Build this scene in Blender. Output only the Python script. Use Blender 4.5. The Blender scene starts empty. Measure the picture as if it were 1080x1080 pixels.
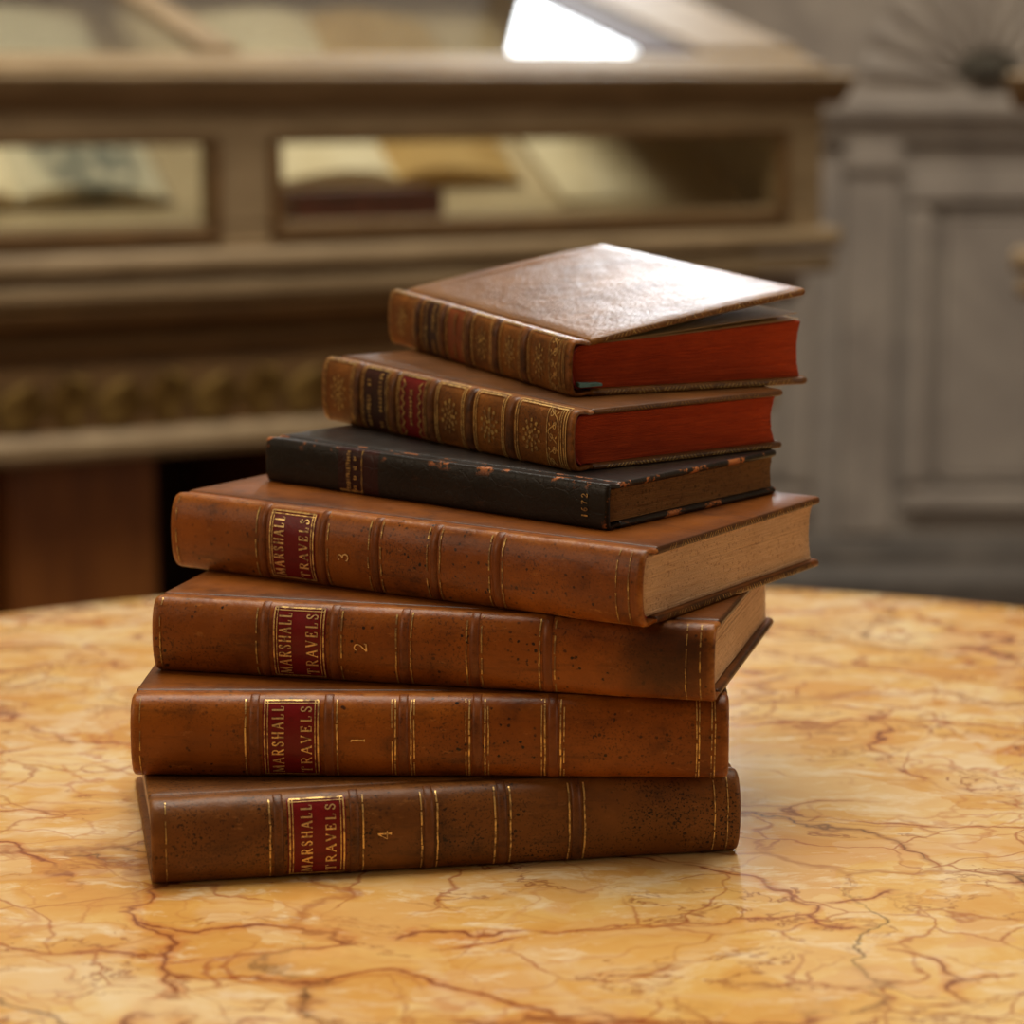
import bpy, bmesh, math, random
from mathutils import Vector, Matrix, noise as mnoise
random.seed(11)
S = bpy.context.scene
COL = S.collection
Z0 = 0.75                      # table top height
CAM_H = 0.2802                 # camera above the table top
FPX = 2700.0                   # focal length in pixels of the 1080 frame

# ------------------------------------------------------------------ camera
cam_d = bpy.data.cameras.new('camera'); cam = bpy.data.objects.new('camera', cam_d); COL.objects.link(cam)
cam.location = (0, 0, Z0 + CAM_H)
cam.rotation_euler = (math.pi / 2 - math.atan(463 / FPX), 0, 0)
cam_d.sensor_width = 36; cam_d.lens = 36 * FPX / 1080; cam_d.clip_start = .02
cam_d.dof.use_dof = True; cam_d.dof.focus_distance = 0.93; cam_d.dof.aperture_fstop = 8.5
S.camera = cam
# ------------------------------------------------------------------ world, lights, exposure
w = bpy.data.worlds.new('world'); S.world = w; w.use_nodes = True
w.node_tree.nodes['Background'].inputs[0].default_value = (.75, .85, 1, 1)
w.node_tree.nodes['Background'].inputs[1].default_value = .15
S.view_settings.view_transform = 'Standard'; S.view_settings.look = 'None'
S.view_settings.exposure = 0.0; S.view_settings.gamma = 1.0; S.view_settings.use_curve_mapping = False

def area(name, loc, target, sx, sy, power, color):
    d = bpy.data.lights.new(name, 'AREA'); d.shape = 'RECTANGLE'; d.size = sx; d.size_y = sy
    d.energy = power; d.color = color
    o = bpy.data.objects.new(name, d); COL.objects.link(o); o.location = loc
    v = Vector(target) - Vector(loc)
    o.rotation_euler = v.to_track_quat('-Z', 'Y').to_euler()
    return o
WBX0, WBX1, WBZ0, WBZ1 = .08, .385, 1.50, 3.35        # window in the back wall
BACK_Y = 5.0
area('daylight_back_window', ((WBX0 + WBX1) / 2, BACK_Y + .06, (WBZ0 + WBZ1) / 2), ((WBX0 + WBX1) / 2, 0, (WBZ0 + WBZ1) / 2),
     WBX1 - WBX0 - .02, WBZ1 - WBZ0 - .04, 26, (.93, .97, 1))
LWY0, LWY1, LWZ0, LWZ1 = -.95, .55, 1.25, 2.95        # window in the left wall
LEFT_X = -2.3
area('daylight_left_window', (LEFT_X - .06, (LWY0 + LWY1) / 2, (LWZ0 + LWZ1) / 2), (0, (LWY0 + LWY1) / 2, (LWZ0 + LWZ1) / 2),
     LWY1 - LWY0 - .04, LWZ1 - LWZ0 - .04, 16, (1, .80, .55))
RX = 3.2; RWY0, RWY1, RWZ0, RWZ1 = -1.1, .5, 1.2, 2.95   # added right-wall opening and light, put in to brighten the book tails
area('added_right_light', (RX + .06, (RWY0 + RWY1) / 2, (RWZ0 + RWZ1) / 2), (0, (RWY0 + RWY1) / 2, (RWZ0 + RWZ1) / 2),
     RWY1 - RWY0 - .04, RWZ1 - RWZ0 - .04, 17, (1, .88, .70))
CZ = 3.9                                              # ceiling; an added area light just below it brightens the table from above
SKX0, SKX1, SKY0, SKY1 = -1.2, 1.2, .65, 3.3
area('added_overhead_light', ((SKX0 + SKX1) / 2, (SKY0 + SKY1) / 2, CZ - .004), ((SKX0 + SKX1) / 2, (SKY0 + SKY1) / 2, 0), SKX1 - SKX0, SKY1 - SKY0, 148, (1, .92, .79))

# ------------------------------------------------------------------ mesh helpers
def link(name, me, mat, parent=None, smooth=True, angle=38):
    o = bpy.data.objects.new(name, me); COL.objects.link(o)
    if mat: me.materials.append(mat)
    if smooth:
        me.polygons.foreach_set('use_smooth', [True] * len(me.polygons))
        me.set_sharp_from_angle(angle=math.radians(angle))
    if parent: o.parent = parent
    return o
def mesh(name, vs, fs, mat, parent=None, smooth=True, angle=38, fix=True):
    me = bpy.data.meshes.new(name); me.from_pydata([tuple(v) for v in vs], [], fs)
    if fix:
        bm = bmesh.new(); bm.from_mesh(me); bmesh.ops.recalc_face_normals(bm, faces=bm.faces); bm.to_mesh(me); bm.free()
    me.update()
    return link(name, me, mat, parent, smooth, angle)
def tag(o, label=None, cat=None, group=None, kind=None):
    if label: o['label'] = label
    if cat: o['category'] = cat
    if group: o['group'] = group
    if kind: o['kind'] = kind
    return o
def empty(name, loc, rz=0):
    o = bpy.data.objects.new(name, None); COL.objects.link(o); o.location = loc; o.rotation_euler = (0, 0, rz)
    o.empty_display_size = .05
    return o
def box(name, x0, x1, y0, y1, z0, z1, mat, parent=None, bev=0.0, seg=2):
    bm = bmesh.new()
    bmesh.ops.create_cube(bm, size=1)
    for v in bm.verts:
        v.co = Vector((x0 if v.co.x < 0 else x1, y0 if v.co.y < 0 else y1, z0 if v.co.z < 0 else z1))
    if bev > 0: bmesh.ops.bevel(bm, geom=list(bm.edges), offset=bev, segments=seg, affect='EDGES')
    me = bpy.data.meshes.new(name); bm.to_mesh(me); bm.free()
    return link(name, me, mat, parent, True, 30)
def prof(name, pts, x0, x1, mat, parent=None, axis='x'):
    n = len(pts); vs = []
    for x in (x0, x1):
        for a, b in pts: vs.append((x, a, b) if axis == 'x' else (a, x, b))
    fs = [(i, (i + 1) % n, n + (i + 1) % n, n + i) for i in range(n)] + [tuple(range(n)), tuple(range(n, 2 * n))]
    return mesh(name, vs, fs, mat, parent, True, 30)
def lathe(name, pts, mat, parent=None, seg=96):
    vs = []; fs = []
    for r, z in pts:
        for k in range(seg):
            a = 2 * math.pi * k / seg; vs.append((r * math.cos(a), r * math.sin(a), z))
    for i in range(len(pts) - 1):
        for k in range(seg):
            k2 = (k + 1) % seg; fs.append((i * seg + k, i * seg + k2, (i + 1) * seg + k2, (i + 1) * seg + k))
    fs.append(tuple(range(seg))); fs.append(tuple(range((len(pts) - 1) * seg, len(pts) * seg)))
    return mesh(name, vs, fs, mat, parent, True, 40)

# ------------------------------------------------------------------ materials
def srgb(r, g, b):
    f = lambda c: (c / 255 / 12.92) if c / 255 <= .04045 else ((c / 255 + .055) / 1.055) ** 2.4
    return (f(r), f(g), f(b), 1)
class NT:
    def __init__(s, name):
        s.m = bpy.data.materials.new(name); s.m.use_nodes = True; s.t = s.m.node_tree
        s.b = s.t.nodes['Principled BSDF']; s.out = s.t.nodes['Material Output']
        s.tc = s.t.nodes.new('ShaderNodeTexCoord')
    def n(s, typ, **kw):
        x = s.t.nodes.new('ShaderNode' + typ)
        for k, v in kw.items(): setattr(x, k, v)
        return x
    def l(s, a, b): s.t.links.new(a, b)
    def put(s, sock, v):
        if isinstance(v, bpy.types.NodeSocket): s.l(v, sock)
        else: sock.default_value = v
    def coord(s, scale=(1, 1, 1), which='Object', loc=(0, 0, 0), rot=(0, 0, 0)):
        mp = s.n('Mapping'); s.l(s.tc.outputs[which], mp.inputs[0])
        mp.inputs['Scale'].default_value = scale; mp.inputs['Location'].default_value = loc; mp.inputs['Rotation'].default_value = rot
        return mp.outputs[0]
    def noise(s, vec, scale, detail=4, rough=.55, dist=0.0, col=False):
        x = s.n('TexNoise'); s.put(x.inputs['Vector'], vec); x.inputs['Scale'].default_value = scale
        x.inputs['Detail'].default_value = detail; x.inputs['Roughness'].default_value = rough; x.inputs['Distortion'].default_value = dist
        return x.outputs['Color' if col else 'Fac']
    def voro(s, vec, scale, feature='DISTANCE_TO_EDGE', out='Distance', rnd=1.0):
        x = s.n('TexVoronoi', feature=feature); s.put(x.inputs['Vector'], vec); x.inputs['Scale'].default_value = scale
        x.inputs['Randomness'].default_value = rnd
        return x.outputs[out]
    def ramp(s, f, stops, interp='LINEAR'):
        x = s.n('ValToRGB'); s.put(x.inputs[0], f); cr = x.color_ramp; cr.interpolation = interp
        while len(cr.elements) < len(stops): cr.elements.new(.5)
        for e, (p, c) in zip(cr.elements, stops):
            e.position = p; e.color = c if isinstance(c, tuple) else (c, c, c, 1)
        return x.outputs[0]
    def mix(s, f, a, b, mode='MIX'):
        x = s.n('Mix', data_type='RGBA', blend_type=mode); s.put(x.inputs[0], f); s.put(x.inputs[6], a); s.put(x.inputs[7], b)
        return x.outputs[2]
    def math(s, op, a, b=0.0, c=0.0):
        x = s.n('Math', operation=op); s.put(x.inputs[0], a); s.put(x.inputs[1], b)
        if op == 'MULTIPLY_ADD': s.put(x.inputs[2], c)
        return x.outputs[0]
    def vadd(s, a, b, k):
        m = s.n('VectorMath', operation='MULTIPLY_ADD'); s.put(m.inputs[0], b); m.inputs[1].default_value = (k, k, k); s.put(m.inputs[2], a)
        return m.outputs[0]
    def bump(s, h, strength, dist=.001):
        x = s.n('Bump'); s.put(x.inputs['Height'], h); x.inputs['Strength'].default_value = strength; x.inputs['Distance'].default_value = dist
        s.l(x.outputs[0], s.b.inputs['Normal']); return x
    def attr(s, name):
        x = s.n('Attribute'); x.attribute_name = name; return x.outputs['Fac']
    def fin(s, col, rough=.5, metal=0.0, spec=.5, coat=0.0):
        s.put(s.b.inputs['Base Color'], col); s.put(s.b.inputs['Roughness'], rough); s.put(s.b.inputs['Metallic'], metal)
        s.b.inputs['Specular IOR Level'].default_value = spec
        if coat: s.b.inputs['Coat Weight'].default_value = coat; s.b.inputs['Coat Roughness'].default_value = .12
        return s.m

def leather(name, c1, c2, cdark, speck=.6, fine=.5, rough=.36, wear_col=(.35, .13, .04, 1), wear=.3, bump=.25, seed=0.0, crack=0.0, flake=(150, .42, .60), stain=None, scuffs=.45):
    t = NT(name); v = t.coord(loc=(seed, seed * .7, seed * 1.3))
    big = t.noise(v, 28, 5, .6)
    col = t.mix(t.ramp(big, [(.35, 0.0), (.68, 1.0)]), c1, c2)
    streak = t.noise(t.coord(scale=(14, 90, 90), loc=(seed, 0, 0)), 3, 4, .65)
    col = t.mix(t.math('MULTIPLY', t.ramp(streak, [(.55, 0.0), (.75, 1.0)]), .45), col, cdark)
    blot = t.ramp(t.noise(v, 55, 5, .7), [(.56, 0.0), (.70, 1.0)])
    col = t.mix(t.math('MULTIPLY', blot, .5), col, cdark)
    scuff = t.ramp(t.noise(t.coord(scale=(1, 2.5, 2.5), loc=(seed + 3, 0, 0)), 130, 5, .75), [(.60, 0.0), (.72, 1.0)])
    col = t.mix(t.math('MULTIPLY', scuff, scuffs), col, wear_col)
    if stain:
        d = t.n('VectorMath', operation='DISTANCE'); t.l(t.vadd(t.tc.outputs['Object'], t.noise(v, 130, 4, .65, col=True), .012), d.inputs[0]); d.inputs[1].default_value = stain[:3]
        sm_ = t.ramp(t.math('DIVIDE', d.outputs['Value'], stain[3]), [(.35, 1.0), (1.0, 0.0)])
        col = t.mix(t.math('MULTIPLY', sm_, .75), col, cdark)
    # fine sprinkle and larger dark spots
    fs = t.ramp(t.noise(v, 1250, 2, .5), [(.56, 0.0), (.64, 1.0)])
    dens = t.ramp(t.noise(v, 42, 3, .6), [(.38, 0.05), (.62, 1.0)])
    col = t.mix(t.math('MULTIPLY', t.math('MULTIPLY', fs, dens), fine), col, cdark)
    sp = t.ramp(t.voro(t.vadd(v, t.noise(v, 500, 2, .5, col=True), .0010), 400, 'F1'), [(.20, 1.0), (.30, 0.0)])
    pick = t.math('MULTIPLY', t.ramp(t.noise(v, 260, 2, .5), [(.50, 0.0), (.57, 1.0)]), t.ramp(t.noise(v, 36, 3, .6), [(.40, .15), (.58, 1.0)]))
    col = t.mix(t.math('MULTIPLY', t.math('MULTIPLY', sp, pick), speck), col, (.008, .004, .003, 1))
    # rubbed edges
    wn = t.math('MULTIPLY', t.attr('wear'), t.ramp(t.noise(v, flake[0], 5, .7), [(flake[1], 0.0), (flake[2], 1.0)]))
    col = t.mix(t.math('MULTIPLY', wn, wear), col, wear_col)
    rg = t.math('MULTIPLY_ADD', t.noise(v, 60, 4, .6), .22, rough - .11)
    h = t.math('ADD', t.math('MULTIPLY', t.noise(v, 520, 3, .6), .6), t.math('MULTIPLY', t.noise(v, 90, 3, .6), 1.2))
    if crack:
        cr = t.ramp(t.voro(t.vadd(v, t.noise(v, 120, 3, .6, col=True), .006), 150), [(.0, 0.0), (.06, 1.0)])
        h = t.math('MULTIPLY_ADD', cr, crack, h)
    t.bump(h, bump, .0006)
    return t.fin(col, rg, 0, .30)

M = {}
M['calf'] = leather('sprinkled_calf', srgb(148, 81, 19), srgb(112, 56, 11), srgb(38, 18, 6), .95, .6, .37, srgb(184, 122, 60), .55, bump=.4)
M['calf_stained'] = leather('stained_calf', srgb(148, 81, 19), srgb(112, 56, 11), srgb(38, 18, 6), .95, .6, .37, srgb(184, 122, 60), .55, bump=.4, seed=.15, stain=(.094, -.066, .022, .026))
M['calf_cover'] = leather('calf_board', srgb(134, 74, 20), srgb(104, 54, 12), srgb(44, 22, 8), .3, .45, .36, srgb(46, 26, 12), .85, bump=.3, flake=(60, .3, .5))
M['calf_dark'] = leather('speckled_brown_calf', srgb(132, 80, 29), srgb(98, 56, 19), srgb(22, 13, 7), .9, 1.0, .46, srgb(160, 108, 56), .4, bump=.5, seed=.3)
M['band'] = leather('band_leather', srgb(122, 64, 25), srgb(90, 46, 18), srgb(30, 15, 8), .4, .6, .36, srgb(150, 90, 45), .4, seed=.5)
M['band_dark'] = leather('dark_band_leather', srgb(104, 58, 22), srgb(74, 40, 16), srgb(26, 14, 8), .5, .8, .42, srgb(140, 86, 42), .4, seed=.6)
M['mottled'] = leather('mottled_brown_calf', srgb(138, 82, 22), srgb(88, 48, 14), srgb(38, 20, 10), .5, .8, .44, srgb(190, 120, 60), .6, seed=.7, crack=.5)
M['mottled_band'] = leather('dark_mottled_band', srgb(88, 52, 28), srgb(60, 35, 20), srgb(26, 15, 9), .4, .6, .36, srgb(140, 85, 42), .6, seed=.8)
M['cover'] = leather('polished_cover_calf', srgb(132, 86, 32), srgb(100, 62, 20), srgb(64, 38, 20), .15, .25, .37, srgb(64, 34, 18), .6, bump=.7, seed=1.2)
M['cover6'] = leather('brown_cover_calf', srgb(108, 66, 26), srgb(80, 47, 18), srgb(46, 26, 14), .15, .25, .36, srgb(54, 30, 16), .6, bump=.35, seed=1.5)
M['black'] = leather('black_morocco', srgb(34, 27, 22), srgb(24, 19, 16), srgb(10, 8, 7), .0, .4, .36, srgb(182, 108, 58), 1.0, bump=.4, seed=2.1, crack=.2, flake=(85, .535, .575), scuffs=.06)
M['label_red'] = leather('crimson_label_leather', srgb(120, 18, 20), srgb(100, 13, 17), srgb(50, 8, 10), .0, .3, .34, srgb(130, 40, 30), .2, bump=.3, seed=2.6)
M['label_brown'] = leather('dark_label_leather', srgb(58, 22, 20), srgb(42, 16, 15), srgb(20, 9, 8), .0, .3, .36, srgb(80, 40, 25), .3, seed=2.8)
M['label_rust'] = leather('rust_label_leather', srgb(136, 66, 26), srgb(112, 50, 20), srgb(60, 24, 12), .0, .3, .36, srgb(150, 80, 40), .3, seed=2.9)
M['label_plum'] = leather('plum_stain_leather', srgb(52, 18, 18), srgb(40, 14, 14), srgb(18, 9, 8), .0, .3, .36, srgb(90, 40, 30), .3, seed=3.0, crack=.6)

def gilt(name, wear=.5, bright=(.86, .56, .20, 1), seed=0.0):
    t = NT(name); v = t.coord(loc=(seed, seed, seed))
    k = t.ramp(t.noise(v, 420, 4, .65), [(.40 + .1 * (wear - .5), 0.0), (.56 + .1 * (wear - .5), 1.0)])
    k = t.math('MULTIPLY_ADD', k, .85, .15)
    col = t.mix(k, srgb(96, 54, 20), bright)
    return t.fin(col, t.math('MULTIPLY_ADD', k, -.2, .55), t.math('MULTIPLY', k, .75), .5)
M['gilt'] = gilt('worn_gilt', .45)
M['gilt_letter'] = gilt('gilt_lettering', .1, (.86, .58, .24, 1), .4)
M['gilt_old'] = gilt('rubbed_gilt', .85, (.62, .40, .13, 1), 1.0)
M['gilt_dim'] = gilt('dull_gilt_tooling', 1.0, (.36, .20, .055, 1), 2.0)

def pages(name, c1, c2, spot, amount=.3, lines=1.0):
    t = NT(name); uv = t.coord(which='UV')
    ln = t.noise(t.coord(scale=(7, 260, 1), which='UV'), 1.0, 3, .7)
    ln2 = t.noise(t.coord(scale=(16, 70, 1), which='UV'), 1.0, 4, .7)
    col = t.mix(t.ramp(ln, [(.32, 0.0), (.62, 1.0)]), c2, c1)
    col = t.mix(t.math('MULTIPLY', t.ramp(ln2, [(.52, 0.0), (.72, 1.0)]), .5), col, c2)
    v = t.coord()
    sp = t.ramp(t.noise(v, 900, 2, .5), [(.60, 0.0), (.66, 1.0)])
    col = t.mix(t.math('MULTIPLY', sp, amount), col, spot)
    st = t.ramp(t.noise(v, 35, 4, .6), [(.50, 0.0), (.72, 1.0)])
    col = t.mix(t.math('MULTIPLY', st, .35), col, c2)
    t.bump(t.math('ADD', ln, t.math('MULTIPLY', ln2, .5)), .55 * lines, .0008)
    return t.fin(col, .72, 0, .25)
M['pages'] = pages('sprinkled_page_edges', srgb(236, 198, 156), srgb(186, 138, 96), srgb(140, 76, 46), .45)
M['pages_red'] = pages('red_stained_page_edges', srgb(218, 84, 30), srgb(138, 38, 13), srgb(116, 30, 12), .2, 1.3)
M['pages_brown'] = pages('browned_page_edges', srgb(164, 116, 64), srgb(104, 66, 34), srgb(44, 27, 14), .6, 1.2)
def plain(name, c1, c2, scale=20, rough=.6, bump=.1, spec=.4, stretch=(1, 1, 1), metal=0.0):
    t = NT(name); v = t.coord(scale=stretch)
    nz = t.noise(v, scale, 5, .6)
    col = t.mix(t.ramp(nz, [(.35, 0.0), (.65, 1.0)]), c1, c2)
    if bump: t.bump(nz, bump, .004)
    return t.fin(col, rough, metal, spec)
M['leaf'] = plain('old_paper_leaf', srgb(206, 176, 130), srgb(186, 150, 102), 40, .75, .05, .2)
M['marbled'] = plain('marbled_endpaper', srgb(70, 84, 88), srgb(150, 150, 140), 160, .55, .0, .4)
M['ribbon'] = plain('blue_green_ribbon', srgb(104, 146, 140), srgb(80, 120, 116), 300, .6, .1)
M['headband'] = plain('red_headband_thread', srgb(150, 30, 20), srgb(110, 22, 16), 900, .7, .3)

def marble():
    t = NT('yellow_siena_marble'); v = t.coord(loc=(.37, .12, 0))
    w1 = t.noise(v, 5, 4, .6, col=True); w2 = t.noise(v, 22, 4, .6, col=True)
    vw = t.vadd(t.vadd(v, w1, .11), w2, .026)
    vs = t.vadd(t.vadd(t.coord(scale=(.65, 1.25, 1), rot=(0, 0, .45), loc=(.2, .5, 0)), w1, .12), w2, .03)
    base = t.ramp(t.noise(vs, 12, 6, .66), [(.28, srgb(196, 138, 68)), (.42, srgb(212, 160, 84)), (.53, srgb(220, 177, 104)), (.63, srgb(227, 198, 146)), (.78, srgb(231, 209, 170))])
    # pale and ochre brecciated patches
    cell = t.voro(vw, 26, 'F1', 'Color')
    sep = t.n('SeparateColor'); t.l(cell, sep.inputs[0])
    base = t.mix(t.math('MULTIPLY', t.ramp(sep.outputs[0], [(.60, 0.0), (.85, 1.0)]), .40), base, srgb(230, 200, 154))
    base = t.mix(t.math('MULTIPLY', t.ramp(sep.outputs[1], [(.60, 0.0), (.85, 1.0)]), .35), base, srgb(204, 142, 72))
    wisp = t.ramp(t.noise(t.vadd(t.coord(scale=(1, 2.4, 1), rot=(0, 0, .25)), w2, .05), 34, 5, .7), [(.54, 0.0), (.66, 1.0)])
    base = t.mix(t.math('MULTIPLY', wisp, .75), base, srgb(234, 212, 174))
    rose = t.ramp(t.noise(vs, 7, 5, .65), [(.54, 0.0), (.74, 1.0)])
    base = t.mix(t.math('MULTIPLY', rose, .4), base, srgb(196, 124, 76))
    # veins
    region = t.ramp(t.noise(v, 6, 3, .5), [(.40, .05), (.60, 1.0)])
    def vein(vec, scale, width, col, k, mask, src):
        e = t.ramp(t.voro(vec, scale), [(0.0, 1.0), (width * .4, .7), (width, 0.0)])
        return t.mix(t.math('MULTIPLY', t.math('MULTIPLY', e, mask), k), src, col)
    br = t.ramp(t.noise(vw, 24, 3, .6), [(.40, 0.0), (.54, 1.0)])
    br2 = t.ramp(t.noise(vs, 17, 3, .6), [(.38, 0.0), (.56, 1.0)])
    base = vein(vw, 15, .07, srgb(234, 214, 180), .5, region, base)
    base = vein(vs, 10, .035, srgb(190, 108, 58), .6, br, base)
    base = vein(vs, 10, .012, srgb(112, 56, 38), .85, br, base)
    base = vein(vw, 21, .022, srgb(156, 80, 46), .7, br2, base)
    base = vein(vs, 31, .035, srgb(178, 104, 60), .6, region, base)
    vb = t.vadd(t.vadd(t.coord(loc=(.9, .3, 0)), w1, .16), w2, .05)
    base = vein(vb, 4.6, .020, srgb(160, 96, 56), .6, t.ramp(t.noise(vw, 14, 3, .6), [(.36, 0.0), (.5, 1.0)]), base)
    base = vein(vb, 4.6, .0055, srgb(74, 56, 42), .85, t.ramp(t.noise(vw, 9, 3, .6), [(.44, 0.0), (.56, 1.0)]), base)
    # fine ridged threads
    rg = t.math('ABSOLUTE', t.math('SUBTRACT', t.noise(vs, 8, 6, .66), .5))
    th = t.math('MULTIPLY', t.ramp(rg, [(0.0, 1.0), (.009, 0.0)]), br2)
    base = t.mix(t.math('MULTIPLY', th, .8), base, srgb(136, 70, 42))
    rust = t.math('MULTIPLY', t.ramp(t.noise(vw, 34, 4, .65), [(.64, 0.0), (.76, 1.0)]), region)
    base = t.mix(t.math('MULTIPLY', rust, .7), base, srgb(186, 98, 44))
    return t.fin(base, t.math('MULTIPLY_ADD', t.noise(v, 60, 3, .6), .10, .07), 0, .5)
M['marble'] = marble()
M['case_wood'] = plain('khaki_painted_wood', srgb(160, 137, 103), srgb(136, 114, 82), 9, .6, .05, .5, (1, 4, 4))
M['case_brown'] = plain('brown_wood_moulding', srgb(120, 88, 48), srgb(96, 68, 36), 9, .6, .06, .5, (1, 5, 5))
M['case_dark'] = plain('dark_walnut', srgb(74, 44, 22), srgb(52, 30, 15), 8, .65, .1, .5, (5, 5, 1))
M['leg_wood'] = plain('red_brown_mahogany', srgb(146, 88, 34), srgb(118, 66, 23), 6, .4, .08, .5, (8, 8, 1))
M['carving'] = plain('bronzed_carving', srgb(150, 120, 60), srgb(104, 80, 36), 40, .5, .2, .5, (1, 1, 1), .15)
M['pale_rail'] = plain('pale_stone_rail', srgb(168, 146, 112), srgb(142, 120, 90), 14, .5, .05)
M['deck'] = plain('cream_display_cloth', srgb(206, 184, 146), srgb(188, 164, 126), 200, .9, .1, .1)
M['paper'] = plain('parchment_page', srgb(232, 214, 178), srgb(216, 194, 152), 10, .8, .02, .2)
M['tan_page'] = plain('tan_parchment', srgb(200, 164, 104), srgb(178, 140, 82), 8, .8, .02, .2)
M['red_leather'] = plain('dark_red_binding', srgb(124, 58, 38), srgb(96, 42, 28), 30, .5, .1)
def wall_mat():
    t = NT('grey_veined_wall_marble'); v = t.coord()
    nz = t.noise(v, 5, 6, .62, .6)
    col = t.ramp(nz, [(.3, srgb(146, 137, 129)), (.5, srgb(165, 155, 145)), (.7, srgb(178, 168, 156))])
    e = t.ramp(t.voro(t.vadd(v, t.noise(v, 6, 3, .6, col=True), .25), 3.2), [(0.0, 1.0), (.05, 0.0)])
    col = t.mix(t.math('MULTIPLY', e, .14), col, srgb(96, 88, 82))
    return t.fin(col, .45, 0, .4)
M['wall'] = wall_mat()
M['wall_dark'] = plain('base_grey_stone', srgb(112, 104, 96), srgb(92, 86, 80), 12, .5, .05)  # darker grey stone of the base mouldings
M['plaster'] = plain('warm_plaster', srgb(158, 138, 110), srgb(146, 126, 98), 4, .85, .03, .2)
M['dark_oval'] = plain('dark_oval_grey', srgb(92, 88, 78), srgb(74, 70, 62), 20, .4, .02)  # darker grey tone for the oval at the shell's foot
def parquet():
    t = NT('oak_parquet'); v = t.coord(scale=(8, 1.2, 1))
    col = t.mix(t.noise(v, 3, 4, .6), srgb(92, 58, 30), srgb(64, 38, 18))
    return t.fin(col, .35, 0, .5)
M['floor'] = parquet()
def glass():
    t = NT('clear_pane'); t.t.nodes.remove(t.b)
    tr = t.n('BsdfTransparent'); tr.inputs[0].default_value = (.95, .97, .96, 1)
    gl = t.n('BsdfGlossy'); gl.inputs['Roughness'].default_value = .04
    lw = t.n('LayerWeight'); lw.inputs[0].default_value = .5      # Schlick reflectance of a thin pane
    fr = t.n('Math', operation='MULTIPLY_ADD'); t.l(t.math('POWER', lw.outputs['Facing'], 5.0), fr.inputs[0]); fr.inputs[1].default_value = .96; fr.inputs[2].default_value = .04
    mx = t.n('MixShader'); t.l(fr.outputs[0], mx.inputs[0]); t.l(tr.outputs[0], mx.inputs[1]); t.l(gl.outputs[0], mx.inputs[2])
    t.l(mx.outputs[0], t.out.inputs[0]); return t.m
M['glass'] = glass()
def engraving():
    t = NT('engraved_print'); v = t.coord()
    k = t.ramp(t.noise(v, 34, 5, .7), [(.36, 0.0), (.5, 1.0)])
    dd = t.n('VectorMath', operation='DISTANCE'); t.l(t.coord(scale=(1, .7, 0)), dd.inputs[0]); dd.inputs[1].default_value = (.105, -.075, 0)
    d = t.ramp(t.math('DIVIDE', dd.outputs['Value'], .085), [(.7, 1.0), (1.0, 0.0)])
    col = t.mix(t.math('MULTIPLY', k, d), srgb(206, 192, 160), srgb(112, 110, 96))
    return t.fin(col, .8, 0, .2)
M['print'] = engraving()

# ------------------------------------------------------------------ room shell
FY = -2.6
def struct(o): return tag(o, kind='structure')
struct(box('floor', LEFT_X - .3, RX + .3, FY - .3, BACK_Y + .3, -.1, 0, M['floor']))
struct(box('ceiling', LEFT_X - .3, RX + .3, FY - .3, BACK_Y + .3, CZ, CZ + .1, M['plaster']))
struct(box('wall_front', LEFT_X, RX, FY - .2, FY, 0, CZ, M['plaster']))
def holed_wall(name, rect, hole, fixed0, fixed1, axis, mat):
    a0, a1, z0, z1 = rect; h0, h1, k0, k1 = hole
    A = [a0, h0, h1, a1]; Zs = [z0, k0, k1, z1]
    vs = []; fs = []
    idx = {}
    for d, f in enumerate((fixed0, fixed1)):
        for i, a in enumerate(A):
            for j, z in enumerate(Zs):
                idx[d, i, j] = len(vs); vs.append((a, f, z) if axis == 'x' else (f, a, z))
    for i in range(3):
        for j in range(3):
            if (i, j) == (1, 1): continue
            for d in (0, 1): fs.append((idx[d, i, j], idx[d, i + 1, j], idx[d, i + 1, j + 1], idx[d, i, j + 1]))
    ring = [(1, 1), (2, 1), (2, 2), (1, 2)]
    for a, b in zip(ring, ring[1:] + ring[:1]): fs.append((idx[(0,) + a], idx[(0,) + b], idx[(1,) + b], idx[(1,) + a]))
    ring = [(0, 0), (3, 0), (3, 3), (0, 3)]
    for a, b in zip(ring, ring[1:] + ring[:1]):
        pass
    return mesh(name, vs, fs, mat, None, False)
wall_back = struct(holed_wall('wall_back', (LEFT_X, RX, 0, CZ), (WBX0, WBX1, WBZ0, WBZ1), BACK_Y, BACK_Y + .2, 'x', M['wall']))
wall_left = struct(holed_wall('wall_left', (FY, BACK_Y, 0, CZ), (LWY0, LWY1, LWZ0, LWZ1), LEFT_X, LEFT_X - .2, 'y', M['plaster']))
struct(holed_wall('wall_right', (FY, BACK_Y, 0, CZ), (RWY0, RWY1, RWZ0, RWZ1), RX, RX + .2, 'y', M['plaster']))
def window(name, axis, f, a0, a1, z0, z1, sgn):
    e = empty(name, (0, 0, 0)); struct(e)
    def bx(nm, p0, p1, q0, q1, d0, d1):
        d0, d1 = sorted((f + sgn * d0, f + sgn * d1))
        return box(nm, p0, p1, d0, d1, q0, q1, M['plaster'], e, .004) if axis == 'x' else box(nm, d0, d1, p0, p1, q0, q1, M['plaster'], e, .004)
    t = .06
    bx('window_frame', a0 - t, a0, z0 - t, z1 + t, -.03, .02); bx('window_frame', a1, a1 + t, z0 - t, z1 + t, -.03, .02)
    bx('window_frame', a0, a1, z1, z1 + t, -.03, .02); bx('window_sill', a0 - t, a1 + t, z0 - .05, z0, -.08, .02)
    return e
window('window_1', 'x', BACK_Y, WBX0, WBX1, WBZ0, WBZ1, 1)
window('window_2', 'y', LEFT_X, LWY0, LWY1, LWZ0, LWZ1, -1)

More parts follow.
